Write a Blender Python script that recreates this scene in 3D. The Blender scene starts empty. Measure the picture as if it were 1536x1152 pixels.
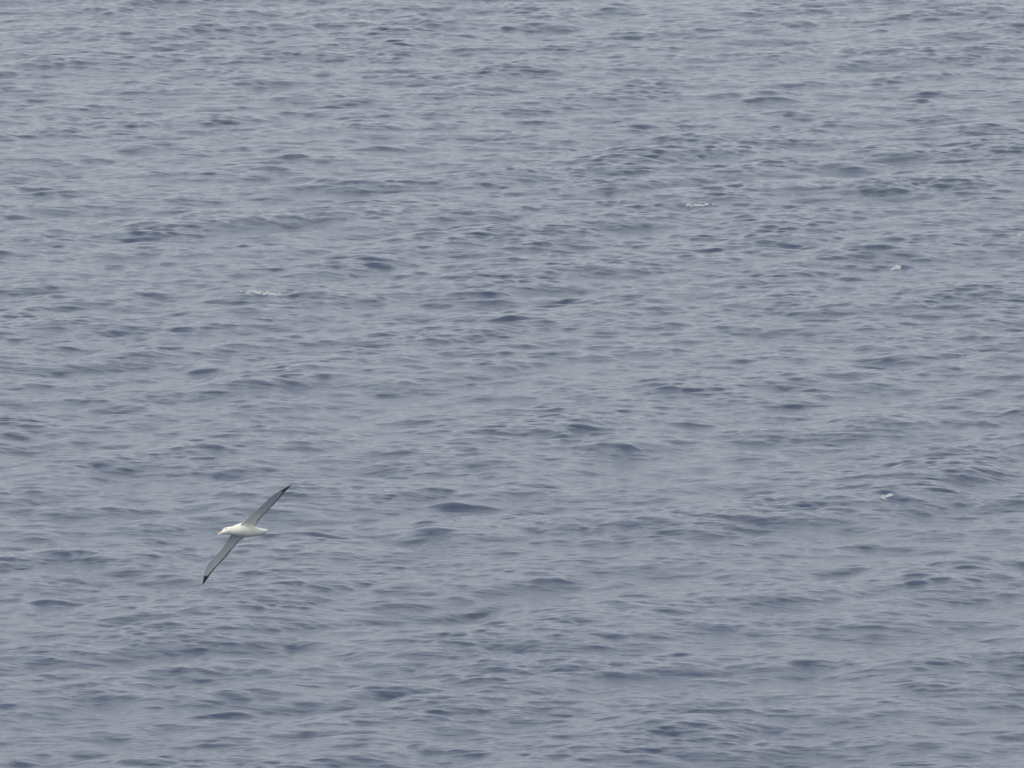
import bpy, bmesh, math, random
import numpy as np
from mathutils import Vector, Matrix

random.seed(4)
rng = np.random.default_rng(11)
sc = bpy.context.scene
COL = sc.collection

# ------------------------------------------------------------------ camera
CAM_H = 36.0
DEP = math.radians(7.17)
cam_d = bpy.data.cameras.new("camera")
cam = bpy.data.objects.new("camera", cam_d)
COL.objects.link(cam)
cam.location = (0, 0, CAM_H)
cam.rotation_euler = (math.pi / 2 - DEP, 0, 0)
cam_d.sensor_width = 36.0
cam_d.lens = 18.0 / math.tan(math.radians(2.5))
cam_d.clip_start = 1.0
cam_d.clip_end = 60000.0
sc.camera = cam

# ------------------------------------------------------------------ sky: thin overcast
SUN_EL, SUN_AZ = math.radians(58), math.radians(205)      # azimuth from +Y, clockwise
world = bpy.data.worlds.new("World")
sc.world = world
world.use_nodes = True
nt = world.node_tree
nt.nodes.clear()
N = lambda t: nt.nodes.new(t)
out = N("ShaderNodeOutputWorld")
bg = N("ShaderNodeBackground"); bg.inputs["Strength"].default_value = 0.1
sky = N("ShaderNodeTexSky"); sky.sky_type = 'NISHITA'; sky.sun_disc = False
sky.sun_elevation = SUN_EL; sky.sun_rotation = SUN_AZ
sky.air_density = 1.0; sky.dust_density = 3.0
tc = N("ShaderNodeTexCoord")
mp = N("ShaderNodeMapping"); mp.inputs["Scale"].default_value = (1.0, 1.0, 3.0)
nz = N("ShaderNodeTexNoise"); nz.inputs["Scale"].default_value = 2.2; nz.inputs["Detail"].default_value = 5
nz.inputs["Roughness"].default_value = 0.5
rp = N("ShaderNodeValToRGB")
rp.color_ramp.elements[0].position = 0.32; rp.color_ramp.elements[0].color = (6.3, 6.8, 7.2, 1)
rp.color_ramp.elements[1].position = 0.70; rp.color_ramp.elements[1].color = (8.85, 9.4, 9.6, 1)
mx = N("ShaderNodeMix"); mx.data_type = 'RGBA'; mx.inputs[0].default_value = 0.82
L = nt.links.new
L(tc.outputs["Generated"], mp.inputs["Vector"]); L(mp.outputs[0], nz.inputs["Vector"])
L(nz.outputs["Fac"], rp.inputs["Fac"])
# overcast luminance grows from the horizon to the zenith
sx = N("ShaderNodeSeparateXYZ"); L(tc.outputs["Generated"], sx.inputs[0])
mr = N("ShaderNodeMapRange"); mr.inputs["From Min"].default_value = 0.05; mr.inputs["From Max"].default_value = 0.65
mr.inputs["To Min"].default_value = 0.93; mr.inputs["To Max"].default_value = 1.14
L(sx.outputs["Z"], mr.inputs["Value"])
ml = N("ShaderNodeVectorMath"); ml.operation = 'SCALE'
L(rp.outputs["Color"], ml.inputs[0]); L(mr.outputs["Result"], ml.inputs["Scale"])
L(sky.outputs["Color"], mx.inputs["A"]); L(ml.outputs["Vector"], mx.inputs["B"])
L(mx.outputs["Result"], bg.inputs["Color"]); L(bg.outputs[0], out.inputs["Surface"])

# ------------------------------------------------------------------ sun, veiled by cloud
sd = bpy.data.lights.new("sun", 'SUN')
sd.energy = 1.0
sd.angle = math.radians(14)
sd.color = (1.0, 0.95, 0.86)
sun = bpy.data.objects.new("sun", sd)
COL.objects.link(sun)
sdir = Vector((math.sin(SUN_AZ) * math.cos(SUN_EL), math.cos(SUN_AZ) * math.cos(SUN_EL), math.sin(SUN_EL)))
sun.rotation_euler = sdir.to_track_quat('Z', 'Y').to_euler()
sun.location = (0, 0, 120)

vs = sc.view_settings
vs.view_transform = 'Standard'; vs.look = 'None'; vs.gamma = 1.0
vs.use_curve_mapping = False
vs.exposure = 0.53
sc.render.engine = 'CYCLES'
sc.cycles.filter_width = 1.45
sc.cycles.use_denoising = True
sc.cycles.denoiser = 'OPENIMAGEDENOISE'
sc.cycles.max_bounces = 6


# ------------------------------------------------------------------ materials
def mat(name, base, rough=0.6, spec=0.5):
    m = bpy.data.materials.new(name)
    m.use_nodes = True
    p = m.node_tree.nodes["Principled BSDF"]
    p.inputs["Base Color"].default_value = (*base, 1)
    p.inputs["Roughness"].default_value = rough
    p.inputs["Specular IOR Level"].default_value = spec
    return m, p


def noisy(name, c0, c1, scale, rough=0.7, stretch=(1, 1, 1), spec=0.3, bump=0.0):
    m, p = mat(name, c0, rough, spec)
    t = m.node_tree
    co = t.nodes.new("ShaderNodeTexCoord")
    ma = t.nodes.new("ShaderNodeMapping"); ma.inputs["Scale"].default_value = stretch
    n = t.nodes.new("ShaderNodeTexNoise"); n.inputs["Scale"].default_value = scale; n.inputs["Detail"].default_value = 5
    r = t.nodes.new("ShaderNodeValToRGB")
    r.color_ramp.elements[0].position = 0.35; r.color_ramp.elements[0].color = (*c0, 1)
    r.color_ramp.elements[1].position = 0.65; r.color_ramp.elements[1].color = (*c1, 1)
    t.links.new(co.outputs["Object"], ma.inputs["Vector"]); t.links.new(ma.outputs[0], n.inputs["Vector"])
    t.links.new(n.outputs["Fac"], r.inputs["Fac"]); t.links.new(r.outputs["Color"], p.inputs["Base Color"])
    if bump:
        b = t.nodes.new("ShaderNodeBump"); b.inputs["Distance"].default_value = bump; b.inputs["Strength"].default_value = 0.6
        t.links.new(n.outputs["Fac"], b.inputs["Height"]); t.links.new(b.outputs[0], p.inputs["Normal"])
    return m


# sea water: clear dark blue body, real Fresnel, capillary ripples as fine relief
WATER, wp = mat("sea_water", (0.016, 0.026, 0.062), 0.10, 0.5)
wp.inputs["IOR"].default_value = 1.333
t = WATER.node_tree
co = t.nodes.new("ShaderNodeTexCoord")


def ripple(scale, stretch, rot, detail):
    ma = t.nodes.new("ShaderNodeMapping"); ma.inputs["Scale"].default_value = stretch; ma.inputs["Rotation"].default_value = (0, 0, rot)
    n = t.nodes.new("ShaderNodeTexNoise"); n.inputs["Scale"].default_value = scale; n.inputs["Detail"].default_value = detail
    n.inputs["Roughness"].default_value = 0.6
    t.links.new(co.outputs["Object"], ma.inputs["Vector"]); t.links.new(ma.outputs[0], n.inputs["Vector"])
    return n


r1 = ripple(5.5, (0.38, 1.0, 1.0), 0.2, 6)
r2 = ripple(2.6, (0.4, 1.0, 1.0), -0.3, 3)
b1 = t.nodes.new("ShaderNodeBump"); b1.inputs["Distance"].default_value = 0.06; b1.inputs["Strength"].default_value = 0.6
b2 = t.nodes.new("ShaderNodeBump"); b2.inputs["Distance"].default_value = 0.09; b2.inputs["Strength"].default_value = 0.4
t.links.new(r2.outputs["Fac"], b2.inputs["Height"]); t.links.new(r1.outputs["Fac"], b1.inputs["Height"])
t.links.new(b2.outputs[0], b1.inputs["Normal"]); t.links.new(b1.outputs[0], wp.inputs["Normal"])

FOAM = noisy("sea_foam", (0.18, 0.21, 0.23), (0.42, 0.44, 0.42), 22, 0.8, bump=0.02)

# ------------------------------------------------------------------ the sea: FFT wave field on one graded grid
LX, LY, NX, NY = 60.0, 214.0, 1280, 4096
kx = 2 * np.pi * np.fft.fftfreq(NX, LX / NX)
ky = 2 * np.pi * np.fft.fftfreq(NY, LY / NY)
KX, KY = np.meshgrid(kx, ky)
K = np.hypot(KX, KY); K[0, 0] = 1e-3
G = 9.81


def field(kp, alpha, wdir, spread, kmax, seed, kmin=0.0, tail=4.0, keep=0.12):
    """complex amplitudes of a wind sea travelling along wdir"""
    r = np.random.default_rng(seed)
    th = np.arctan2(KY, KX) - wdir
    c = np.cos(th)
    D = np.where(c > 0, np.abs(c) ** spread, keep * np.abs(c) ** spread)
    P = alpha * np.exp(-1.0 * (kp / K) ** 2) / K ** tail * D
    P *= np.exp(-(K / kmax) ** 2) * (K > kmin)
    return np.sqrt(P) * (r.standard_normal(K.shape) + 1j * r.standard_normal(K.shape))


WIND = math.radians(-80)
def rms_slope(h):
    return math.sqrt(np.mean(np.fft.ifft2(1j * KY * h).real ** 2 + np.fft.ifft2(1j * KX * h).real ** 2))
SWELL = field(2 * np.pi / 7, 1.0, math.radians(-46), 3.0, 8.0, 5)
CROSS = field(2 * np.pi / 3.6, 1.0, math.radians(-136), 3.0, 11.0, 9)
SWELL = SWELL / rms_slope(SWELL) * 0.8 + CROSS / rms_slope(CROSS) * 0.6
CHOP = (field(2 * np.pi / 0.80, 1.0, math.radians(-74), 5.0, 31.0, 6, keep=0.08, tail=3.5)
        + field(2 * np.pi / 0.80, 1.0, math.radians(-108), 5.0, 31.0, 16, keep=0.08, tail=3.5))
SWELL *= 0.106 / rms_slope(SWELL)
CHOP *= 0.122 / rms_slope(CHOP)


def waves(H, ch):
    return [np.fft.ifft2(H).real, np.fft.ifft2(-1j * KX / K * H).real * ch, np.fft.ifft2(-1j * KY / K * H).real * ch]


def blobs(sx, sy, seed):
    """smooth unit-variance noise, sx by sy metres"""
    r = np.random.default_rng(seed)
    f = np.fft.ifft2(np.fft.fft2(r.standard_normal(K.shape)) * np.exp(-0.5 * ((KX * sx) ** 2 + (KY * sy) ** 2))).real
    return f / f.std()


# the chop comes in bunches: calm stretches between small groups of steep wavelets
hs_, dxs, dys = waves(SWELL, 1.7)
group = np.exp(0.26 * np.clip(hs_ / hs_.std(), -2, 2.2) + 0.16 * blobs(0.55, 0.5, 21) + 0.06 * blobs(4.0, 7.0, 22))
group = np.minimum(group / math.sqrt(np.mean(group ** 2)), 1.8)
# the wind freshens away from the camera
yt = (np.arange(NY) * LY / NY)[:, None]
wind = np.interp(yt, [0, 10, 100, 192, LY], [0.85, 0.70, 0.96, 1.15, 0.85])
group = group * wind
swell_gain = np.interp(yt, [0, 10, 100, 192, LY], [1.0, 1.10, 1.0, 0.98, 1.0])
hs_, dxs, dys = [q * swell_gain for q in (hs_, dxs, dys)]
hc, dxc, dyc = waves(CHOP, 1.1)
sg = hc.std()
hc, dxc, dyc = hc * group, dxc * group, dyc * group
peak = np.clip(hc / sg - 1.0, 0, 2.2)                     # only the highest crests rear up and lean downwind
hz = hs_ + hc + 0.3 * sg * peak
dx = dxs + dxc
dy = dys + dyc - 0.45 * hs_ - 0.9 * hc - 1.35 * sg * peak


def graded(core, far, easy):
    grow = lambda st: 1.075 if st < easy else 1.5
    lo, hi = [], []
    x, st = core[-1], core[-1] - core[-2]
    while x < far:
        st *= grow(st); x += st; hi.append(x)
    x, st = core[0], core[1] - core[0]
    while x > -far:
        st *= grow(st); x -= st; lo.append(x)
    return np.concatenate([lo[::-1], core, hi])


# fine where the camera looks, coarser with distance and off to the sides
Y0, Y1, U0 = 218.0, 398.0, 14.6
ycore = [Y0]
while ycore[-1] < Y1:
    ycore.append(ycore[-1] + 0.089 * (ycore[-1] / 300.0) ** 1.5)
gy = graded(np.array(ycore), 16000, 1.2)
gu = graded(np.arange(-U0, U0, 0.050), 16000, 0.7)
SC = np.clip(gy, 120, 700) / 300.0
X = gu[None, :] * SC[:, None]
Y = np.repeat(gy[:, None], len(gu), 1)


def sample(F, X, Y):
    u = (X / LX * NX) % NX; v = ((Y - 208.0) / LY * NY) % NY
    i = np.floor(u).astype(int); j = np.floor(v).astype(int)
    fu, fv = u - i, v - j
    i %= NX; j %= NY
    i1, j1 = (i + 1) % NX, (j + 1) % NY
    return (F[j, i] * (1 - fu) + F[j, i1] * fu) * (1 - fv) + (F[j1, i] * (1 - fu) + F[j1, i1] * fu) * fv


# beyond the finely meshed water the waves are flattened out as the mesh grows coarser
def calm(g, a, b):
    d = np.maximum(np.maximum(a - g, g - b), 0)
    return np.exp(-d / 9.0)
W = np.outer(calm(gy, Y0, Y1), calm(gu, -U0, U0))
# groups of gusts: rougher and smoother patches of water
gust = 1.0 + 0.08 * np.sin(X * 0.21 + 1.3 * np.sin(Y * 0.031) + 0.7) * np.sin(Y * 0.062 + 0.9 * np.sin(X * 0.13))
W = W * gust
PX = X + sample(dx, X, Y) * W
PY = Y + sample(dy, X, Y) * W
PZ = sample(hz, X, Y) * W

# the steepest little crests of this piece of sea: x, y, crest length (m)
CRESTS = [(-0.49, 303.7, 1.04), (1.51, 304.0, 1.21), (2.99, 303.4, 0.69), (0.21, 298.9, 1.02), (7.64, 257.5, 0.66), (2.82, 249.3, 0.85), (-0.18, 245.1, 0.56), (4.34, 278.6, 0.95), (-1.18, 264.2, 1.2), (0.33, 262.2, 0.89), (2.62, 273.8, 0.47), (-13.37, 330.4, 1.13), (-13.42, 329.2, 1.31), (-12.18, 338.2, 0.77), (-6.34, 338.2, 0.96), (12.8, 338.2, 1.15), (5.54, 315.4, 0.45), (9.05, 309.0, 0.88), (10.19, 311.3, 1.06), (13.32, 318.1, 1.09), (0.5, 325.6, 0.46), (-8.49, 297.8, 0.68), (-11.06, 293.4, 0.83), (-7.58, 289.0, 0.82), (-4.57, 287.0, 0.98), (-4.43, 259.1, 1.47), (-7.19, 256.8, 0.88), (-6.1, 277.9, 0.47), (-7.39, 275.3, 0.47), (9.0, 289.9, 0.99), (7.38, 285.0, 0.97), (5.7, 291.0, 0.66), (12.17, 280.5, 0.96), (3.82, 275.3, 0.94), (6.67, 282.4, 0.64), (0.75, 251.9, 0.86), (-1.91, 260.6, 0.59), (0.9, 303.0, 0.69), (-3.67, 341.2, 1.16), (-5.6, 352.9, 1.6), (-12.07, 279.6, 0.64), (-5.72, 250.3, 0.57), (-0.97, 248.0, 0.85), (3.91, 232.7, 1.32), (8.38, 236.2, 0.81), (6.43, 229.5, 0.52), (-5.87, 232.9, 1.06), (-9.76, 248.7, 1.13), (-0.37, 229.7, 0.78), (-9.64, 227.1, 0.77), (8.03, 268.2, 0.91), (10.07, 265.2, 0.9), (-2.45, 289.4, 0.66), (7.0, 304.0, 0.69), (7.92, 299.4, 1.02), (-5.82, 380.2, 0.86), (-4.51, 379.6, 1.08), (12.45, 381.4, 1.08), (7.0, 369.1, 1.05), (-1.44, 371.3, 1.27), (7.76, 355.5, 1.41), (3.61, 347.6, 1.19)]
rc = np.random.default_rng(3)
for (cx, cy, w) in CRESTS:
    w *= 0.85
    cu_ = 300.0 / cy
    i0, i1 = np.searchsorted(gu, [(cx - 4 * w) * cu_, (cx + 4 * w) * cu_]); j0, j1 = np.searchsorted(gy, [cy - 5, cy + 5])
    if i1 <= i0 or j1 <= j0:
        continue
    xs = X[j0:j1, i0:i1] - cx; ys = Y[j0:j1, i0:i1] - cy
    sk = rc.uniform(-0.35, 0.35); am = rc.uniform(0.85, 1.25)
    v = ys - sk * xs - 0.12 * np.sin(xs * 3.1 + cx)
    lat = np.exp(-(xs / (0.62 * w)) ** 2) * (1 + 0.25 * np.sin(xs * 5.3 + cy) * np.sin(xs * 2.1 + cx))
    hgt = 0.07 * am * w ** 0.5
    front = np.exp(-(v / 0.11) ** 2); back = np.exp(-(v / 0.45) ** 2)
    PZ[j0:j1, i0:i1] += hgt * lat * np.where(v < 0, front, back)
    PY[j0:j1, i0:i1] -= hgt * 0.8 * lat * np.exp(-(v / 0.28) ** 2)


def grid_mesh(name, PX, PY, PZ):
    ny, nx = PX.shape
    me = bpy.data.meshes.new(name)
    me.vertices.add(nx * ny)
    me.vertices.foreach_set("co", np.stack([PX, PY, PZ], -1).astype(np.float32).ravel())
    idx = np.arange(nx * ny).reshape(ny, nx)
    q = np.stack([idx[:-1, :-1], idx[:-1, 1:], idx[1:, 1:], idx[1:, :-1]], -1).reshape(-1, 4)
    me.loops.add(q.size); me.loops.foreach_set("vertex_index", q.ravel().astype(np.int32))
    me.polygons.add(len(q))
    me.polygons.foreach_set("loop_start", np.arange(0, q.size, 4, dtype=np.int32))
    me.update(calc_edges=True)
    me.polygons.foreach_set("use_smooth", np.ones(len(q), dtype=bool))
    return me


def link(name, me, mats, parent=None):
    o = bpy.data.objects.new(name, me)
    COL.objects.link(o)
    for m in mats:
        me.materials.append(m)
    if parent:
        o.parent = parent
    return o


sea = link("sea", grid_mesh("sea", PX, PY, PZ), [WATER])
sea["kind"] = "structure"
print("SEA verts", PX.size, "hs", 4 * hz.std())

# ------------------------------------------------------------------ thin sea haze
hm = bpy.data.materials.new("sea_haze"); hm.use_nodes = True
hn = hm.node_tree; hn.nodes.clear()
ho = hn.nodes.new("ShaderNodeOutputMaterial"); hv = hn.nodes.new("ShaderNodeVolumePrincipled")
hv.inputs["Color"].default_value = (0.86, 0.88, 0.95, 1)
hv.inputs["Density"].default_value = 0.00020
hn.links.new(hv.outputs[0], ho.inputs["Volume"])
bm = bmesh.new(); bmesh.ops.create_cube(bm, size=1.0)
hme = bpy.data.meshes.new("haze"); bm.to_mesh(hme); bm.free()
haze = link("haze", hme, [hm])
haze.scale = (60000, 60000, 44); haze.location = (0, 0, 18)
haze["kind"] = "stuff"

# ------------------------------------------------------------------ whitecaps: lumps of broken foam sitting in the crests
def whitecap(cx, cy, length, depth, lift, seed, label, thr=0.25, search=1.0):
    """a patch of the water surface itself, raised and torn; its rim dips under the water"""
    i = np.where(np.abs(gu * cy / 300.0 - cx) < 0.4)[0]; j = np.where(np.abs(gy - cy) < search)[0]
    if len(i) == 0 or len(j) == 0:
        return
    # line of the highest water near the place
    sub = PZ[np.ix_(j, i)]
    jj = j[np.unravel_index(np.argmax(sub), sub.shape)[0]]
    cyc = gy[jj] - depth * 0.3
    n, m = 60, 26
    us = np.linspace(-length * 0.75, length * 0.75, n); vs_ = np.linspace(-depth, depth, m)
    U, V = np.meshgrid(us, vs_)
    fi = np.interp((cx + U) * 300.0 / (cyc + V), gu, np.arange(len(gu))); fj = np.interp(cyc + V, gy, np.arange(len(gy)))
    i0 = np.floor(fi).astype(int); j0 = np.floor(fj).astype(int); a, b = fi - i0, fj - j0
    def bil(F):
        return (F[j0, i0] * (1 - a) + F[j0, i0 + 1] * a) * (1 - b) + (F[j0 + 1, i0] * (1 - a) + F[j0 + 1, i0 + 1] * a) * b
    r = np.random.default_rng(seed)
    no = np.zeros_like(U)
    for _ in range(14):
        f = r.uniform(8, 44); g = r.uniform(5, 26)
        no += np.sin(U * f + r.uniform(0, 6)) * np.sin(V * g + r.uniform(0, 6)) / 4
    mask = np.exp(-(U / (length * 0.42)) ** 2 - ((V - 0.25 * depth * np.sin(U * 3.1 / length + seed)) / (depth * 0.42)) ** 2) * (0.72 + 0.85 * no)
    z = bil(PZ) + lift * (np.clip(mask, -0.2, 1.3) - thr)
    o = link("whitecap", grid_mesh("whitecap", bil(PX), bil(PY), z), [FOAM])
    o["label"] = label; o["category"] = "whitecap"; o["group"] = "whitecaps breaking on the wave crests"


whitecap(10.2, 311.6, 0.42, 0.34, 0.075, 1, "brightest compact white foam burst between two dark wave crests in the upper right")
whitecap(13.85, 318.4, 0.20, 0.45, 0.09, 2, "thin white foam curl on a dark wave at the right edge of the photo")
whitecap(-4.75, 379.9, 1.0, 0.34, 0.06, 3, "long thin pale foam streak along a wave crest close to the top edge")
whitecap(-6.45, 304.6, 1.0, 0.32, 0.06, 4, "broad low white foam line beside a small dark crest, left of centre")
whitecap(5.15, 326.0, 0.85, 0.28, 0.05, 5, "slender pale foam streak on smooth water, right of centre in the upper half")
whitecap(8.43, 263.6, 0.36, 0.32, 0.06, 6, "small broken foam speckles under a dark crest at lower right")
whitecap(-8.6, 354.4, 0.16, 0.25, 0.06, 7, "tiny white foam fleck far off at upper left")

# ------------------------------------------------------------------ the albatross (local frame: +X right wing, +Y forward, +Z back of the bird)
WHITE = noisy("white_plumage", (0.62, 0.61, 0.54), (0.73, 0.72, 0.64), 30, 0.8, (1, 0.35, 1), 0.2)
UNDER = noisy("pale_underwing", (0.80, 0.77, 0.71), (0.87, 0.84, 0.78), 24, 0.8, (2.2, 0.25, 1), 0.2)
BLACK = noisy("black_wing_tip", (0.006, 0.005, 0.008), (0.016, 0.013, 0.018), 30, 0.7, (2, 0.3, 1), 0.3)
DUSK = noisy("dark_trailing_feathers", (0.10, 0.095, 0.10), (0.19, 0.18, 0.18), 30, 0.75, (3, 0.3, 1), 0.25)
BILL = noisy("pink_bill", (0.78, 0.56, 0.44), (0.82, 0.64, 0.52), 40, 0.45, (1, 1, 1), 0.5)
EYE, _ = mat("dark_eye", (0.02, 0.018, 0.02), 0.25)


def mesh_from(name, verts, faces, mi=None):
    me = bpy.data.meshes.new(name)
    me.from_pydata([tuple(v) for v in verts], [], faces)
    me.update()
    if mi is not None:
        me.polygons.foreach_set("material_index", np.array(mi, dtype=np.int32))
    me.polygons.foreach_set("use_smooth", np.ones(len(me.polygons), dtype=bool))
    bm = bmesh.new(); bm.from_mesh(me)
    bmesh.ops.recalc_face_normals(bm, faces=bm.faces)
    bm.to_mesh(me); bm.free()
    return me


def loft(sections, n=32):
    """closed skin through (y, z, half width, half height) sections"""
    ys = np.array([s[0] for s in sections])
    order = np.argsort(ys); S = np.array(sections)[order]
    t_ = np.linspace(0, 1, len(S)); tt = np.linspace(0, 1, 90)
    def smooth(c):
        v = np.interp(tt, t_, c)
        k = np.array([1, 2, 3, 2, 1]) / 9
        p = np.pad(v, 2, mode='edge')
        o = np.convolve(p, k, 'valid'); o[0], o[-1] = v[0], v[-1]
        return o
    Y_, Z_, Wd, Hh = [smooth(S[:, i]) for i in range(4)]
    verts, faces = [], []
    for y, z, w, h in zip(Y_, Z_, Wd, Hh):
        for k in range(n):
            a = 2 * math.pi * k / n
            verts.append((w * math.cos(a), y, z + h * math.sin(a)))
    m = len(Y_)
    for i in range(m - 1):
        for k in range(n):
            faces.append((i * n + k, i * n + (k + 1) % n, (i + 1) * n + (k + 1) % n, (i + 1) * n + k))
    faces.append(tuple(range(n - 1, -1, -1))); faces.append(tuple((m - 1) * n + k for k in range(n)))
    return verts, faces


def wing_z(x):
    a = abs(x)
    return 0.03 + 0.03 * min(a, .4) / .4 - (0.19 * ((a - .4) / 1.1) ** 1.4 if a > .4 else 0)


LEFT_LE = [(0.015, 0.165), (0.166, 0.147), (0.371, 0.088), (0.668, 0.072), (0.844, 0.083), (1.013, 0.112), (1.109, 0.122), (1.297, 0.108), (1.428, 0.099), (1.572, 0.084), (1.640, 0.079)]
LEFT_TE = [(0.015, -0.200), (0.084, -0.204), (0.136, -0.222), (0.264, -0.200), (0.354, -0.222), (0.532, -0.228), (0.774, -0.196), (1.07, -0.118), (1.205, -0.075), (1.366, -0.024), (1.491, 0.013), (1.640, 0.074)]
RIGHT_LE = [(0.015, 0.19), (0.227, 0.162), (0.477, 0.092), (0.657, 0.092), (0.79, 0.119), (0.92, 0.152), (1.01, 0.170), (1.122, 0.162), (1.246, 0.132), (1.345, 0.103), (1.479, 0.05), (1.518, 0.036)]
RIGHT_TE = [(0.015, -0.22), (0.316, -0.228), (0.388, -0.212), (0.43, -0.182), (0.535, -0.188), (0.685, -0.164), (0.906, -0.120), (1.11, -0.050), (1.272, -0.010), (1.37, -0.003), (1.442, 0.012), (1.518, 0.031)]


def wing(side, LE, TE, tip, black_le, black_te):
    ns, nc = 150, 22
    xs = np.linspace(LE[0][0], tip, ns)
    le = np.interp(xs, [p[0] for p in LE], [p[1] for p in LE])
    te = np.interp(xs, [p[0] for p in TE], [p[1] for p in TE])
    k = np.array([1, 2, 3, 4, 3, 2, 1]) / 16
    sm = lambda v: np.convolve(np.pad(v, 3, mode='edge'), k, 'valid')
    le, te = sm(le), sm(te)
    # feather ends: a finely scalloped trailing edge
    te = te - 0.004 * np.abs(np.sin(xs * 62)) * np.clip((tip - xs) / 0.25, 0, 1)
    verts, faces, mi = [], [], []
    cs = 0.5 - 0.5 * np.cos(np.linspace(0, math.pi, nc))        # 0 leading .. 1 trailing
    ring = [(c, 1) for c in cs] + [(c, -1) for c in cs[-2:0:-1]]
    for x, a, b in zip(xs, le, te):
        ch = max(a - b, 0.004)
        th = ch * (0.13 - 0.085 * min(x / 1.0, 1)) + 0.002
        for c, s in ring:
            prof = 1.6 * math.sqrt(max(c, 0)) * (1 - c) + 0.02
            camber = 0.22 * ch * 0.35 * math.sin(math.pi * c)
            z = wing_z(x) + camber + s * th * prof * (0.6 if s > 0 else 0.34)
            verts.append((side * x, a - c * ch, z))
    nr = len(ring)
    for i in range(ns - 1):
        x = 0.5 * (xs[i] + xs[i + 1])
        for j in range(nr):
            j2 = (j + 1) % nr
            faces.append((i * nr + j, i * nr + j2, (i + 1) * nr + j2, (i + 1) * nr + j))
            c = 0.5 * (ring[j][0] + ring[j2][0])
            under = ring[j][1] < 0 or ring[j2][1] < 0
            notch = 0.05 * max(0, 1 - abs(c - 0.62) / 0.3) * (1 if side < 0 else 0.2)
            xb = black_le + (black_te - black_le) * c + notch + 0.006 * math.sin(c * 40)
            ch = le[i] - te[i]
            if x > xb:
                mi.append(2)
            elif under:
                edge = 0.020 + 0.018 * min(x / 1.2, 1)
                lead = 0.014 if x > 0.95 else 0.0
                mi.append(3 if (1 - c) * ch < edge or c * ch < lead else 1)
            else:                                             # upper side: white shoulders, dark flight feathers
                mi.append(2 if x > 0.95 or c > 0.62 - 0.25 * x else (3 if c > 0.5 - 0.25 * x else 0))
    faces.append(tuple(range(nr - 1, -1, -1))); mi.append(0)
    faces.append(tuple((ns - 1) * nr + j for j in range(nr))); mi.append(2)
    return verts, faces, mi


BODY = [(0.545, -0.030, 0.010, 0.010), (0.538, -0.029, 0.026, 0.026), (0.515, -0.022, 0.041, 0.041), (0.488, -0.012, 0.050, 0.051),
        (0.450, -0.004, 0.058, 0.060), (0.398, 0.0, 0.062, 0.066), (0.349, 0.0, 0.067, 0.070), (0.266, 0.0, 0.080, 0.081),
        (0.161, 0.009, 0.104, 0.102), (0.058, 0.015, 0.126, 0.120), (-0.023, 0.011, 0.130, 0.124), (-0.100, 0.001, 0.121, 0.116),
        (-0.193, -0.012, 0.100, 0.095), (-0.291, -0.026, 0.082, 0.070), (-0.36, -0.034, 0.077, 0.056), (-0.43, -0.038, 0.074, 0.044),
        (-0.48, -0.038, 0.072, 0.036), (-0.513, -0.038, 0.064, 0.027), (-0.526, -0.038, 0.046, 0.014)]
bv, bf = loft([(y, z - 0.004, w * 1.06, h * 1.06) for y, z, w, h in BODY])
body = link("albatross", mesh_from("albatross", bv, bf), [WHITE, UNDER, BLACK, DUSK])
cutters = []
for args in ((-1, LEFT_LE, LEFT_TE, 1.640, 1.34, 1.20), (1, RIGHT_LE, RIGHT_TE, 1.518, 1.305, 1.285)):
    v, f, mi = wing(*args)
    w = link("wing", mesh_from("wing", v, f, mi), [WHITE, UNDER, BLACK, DUSK])
    cutters.append(w)
    md = body.modifiers.new("union", 'BOOLEAN')
    md.operation = 'UNION'; md.solver = 'EXACT'; md.object = w
dg = bpy.context.evaluated_depsgraph_get()
me = bpy.data.meshes.new_from_object(body.evaluated_get(dg))
body.modifiers.clear()
old = body.data
body.data = me
me.name = "albatross_body"
me.polygons.foreach_set("use_smooth", np.ones(len(me.polygons), dtype=bool))
for w in cutters:
    bpy.data.objects.remove(w, do_unlink=True)
bpy.data.meshes.remove(old)
print("BIRD", len(me.vertices), len(me.polygons), [m.name for m in me.materials])

bird = body
bird["label"] = "white albatross gliding low over the sea on long banked wings with black tips"
bird["category"] = "albatross"

# bill: long, pink, hooked at the tip
bsec = [(0.520, -0.026, 0.024, 0.026), (0.545, -0.034, 0.021, 0.024), (0.58, -0.047, 0.016, 0.018), (0.62, -0.060, 0.013, 0.014),
        (0.648, -0.069, 0.013, 0.015), (0.664, -0.078, 0.010, 0.015), (0.672, -0.088, 0.004, 0.008)]
v, f = loft(bsec, 16)
bill = link("bill", mesh_from("bill", v, f), [BILL], bird)
for s in (-1, 1):
    bm = bmesh.new()
    bmesh.ops.create_uvsphere(bm, u_segments=14, v_segments=10, radius=0.0125)
    bmesh.ops.scale(bm, vec=(0.6, 1.25, 0.9), verts=bm.verts)
    bmesh.ops.translate(bm, vec=(s * 0.050, 0.470, 0.012), verts=bm.verts)
    em = bpy.data.meshes.new("eye"); bm.to_mesh(em); bm.free()
    em.polygons.foreach_set("use_smooth", np.ones(len(em.polygons), dtype=bool))
    link("eye", em, [EYE], bird)

# the bird's place and bank in the world: flying left and a little nearer, left wing raised
ci = Vector((1, 0, 0)); cu = Vector((0, math.sin(DEP), math.cos(DEP))); cb = Vector((0, -math.cos(DEP), math.sin(DEP)))
fr = lambda a, b, c: (ci * a + cu * b + cb * c).normalized()
rw, fw = fr(-.539, -.602, -.589), fr(-.738, 0, .675)
uw = rw.cross(fw).normalized(); rw = fw.cross(uw).normalized()
M = Matrix((rw, fw, uw)).transposed().to_4x4()
M.translation = Vector((-4.926, 213.57, 6.42))
bird.matrix_world = M
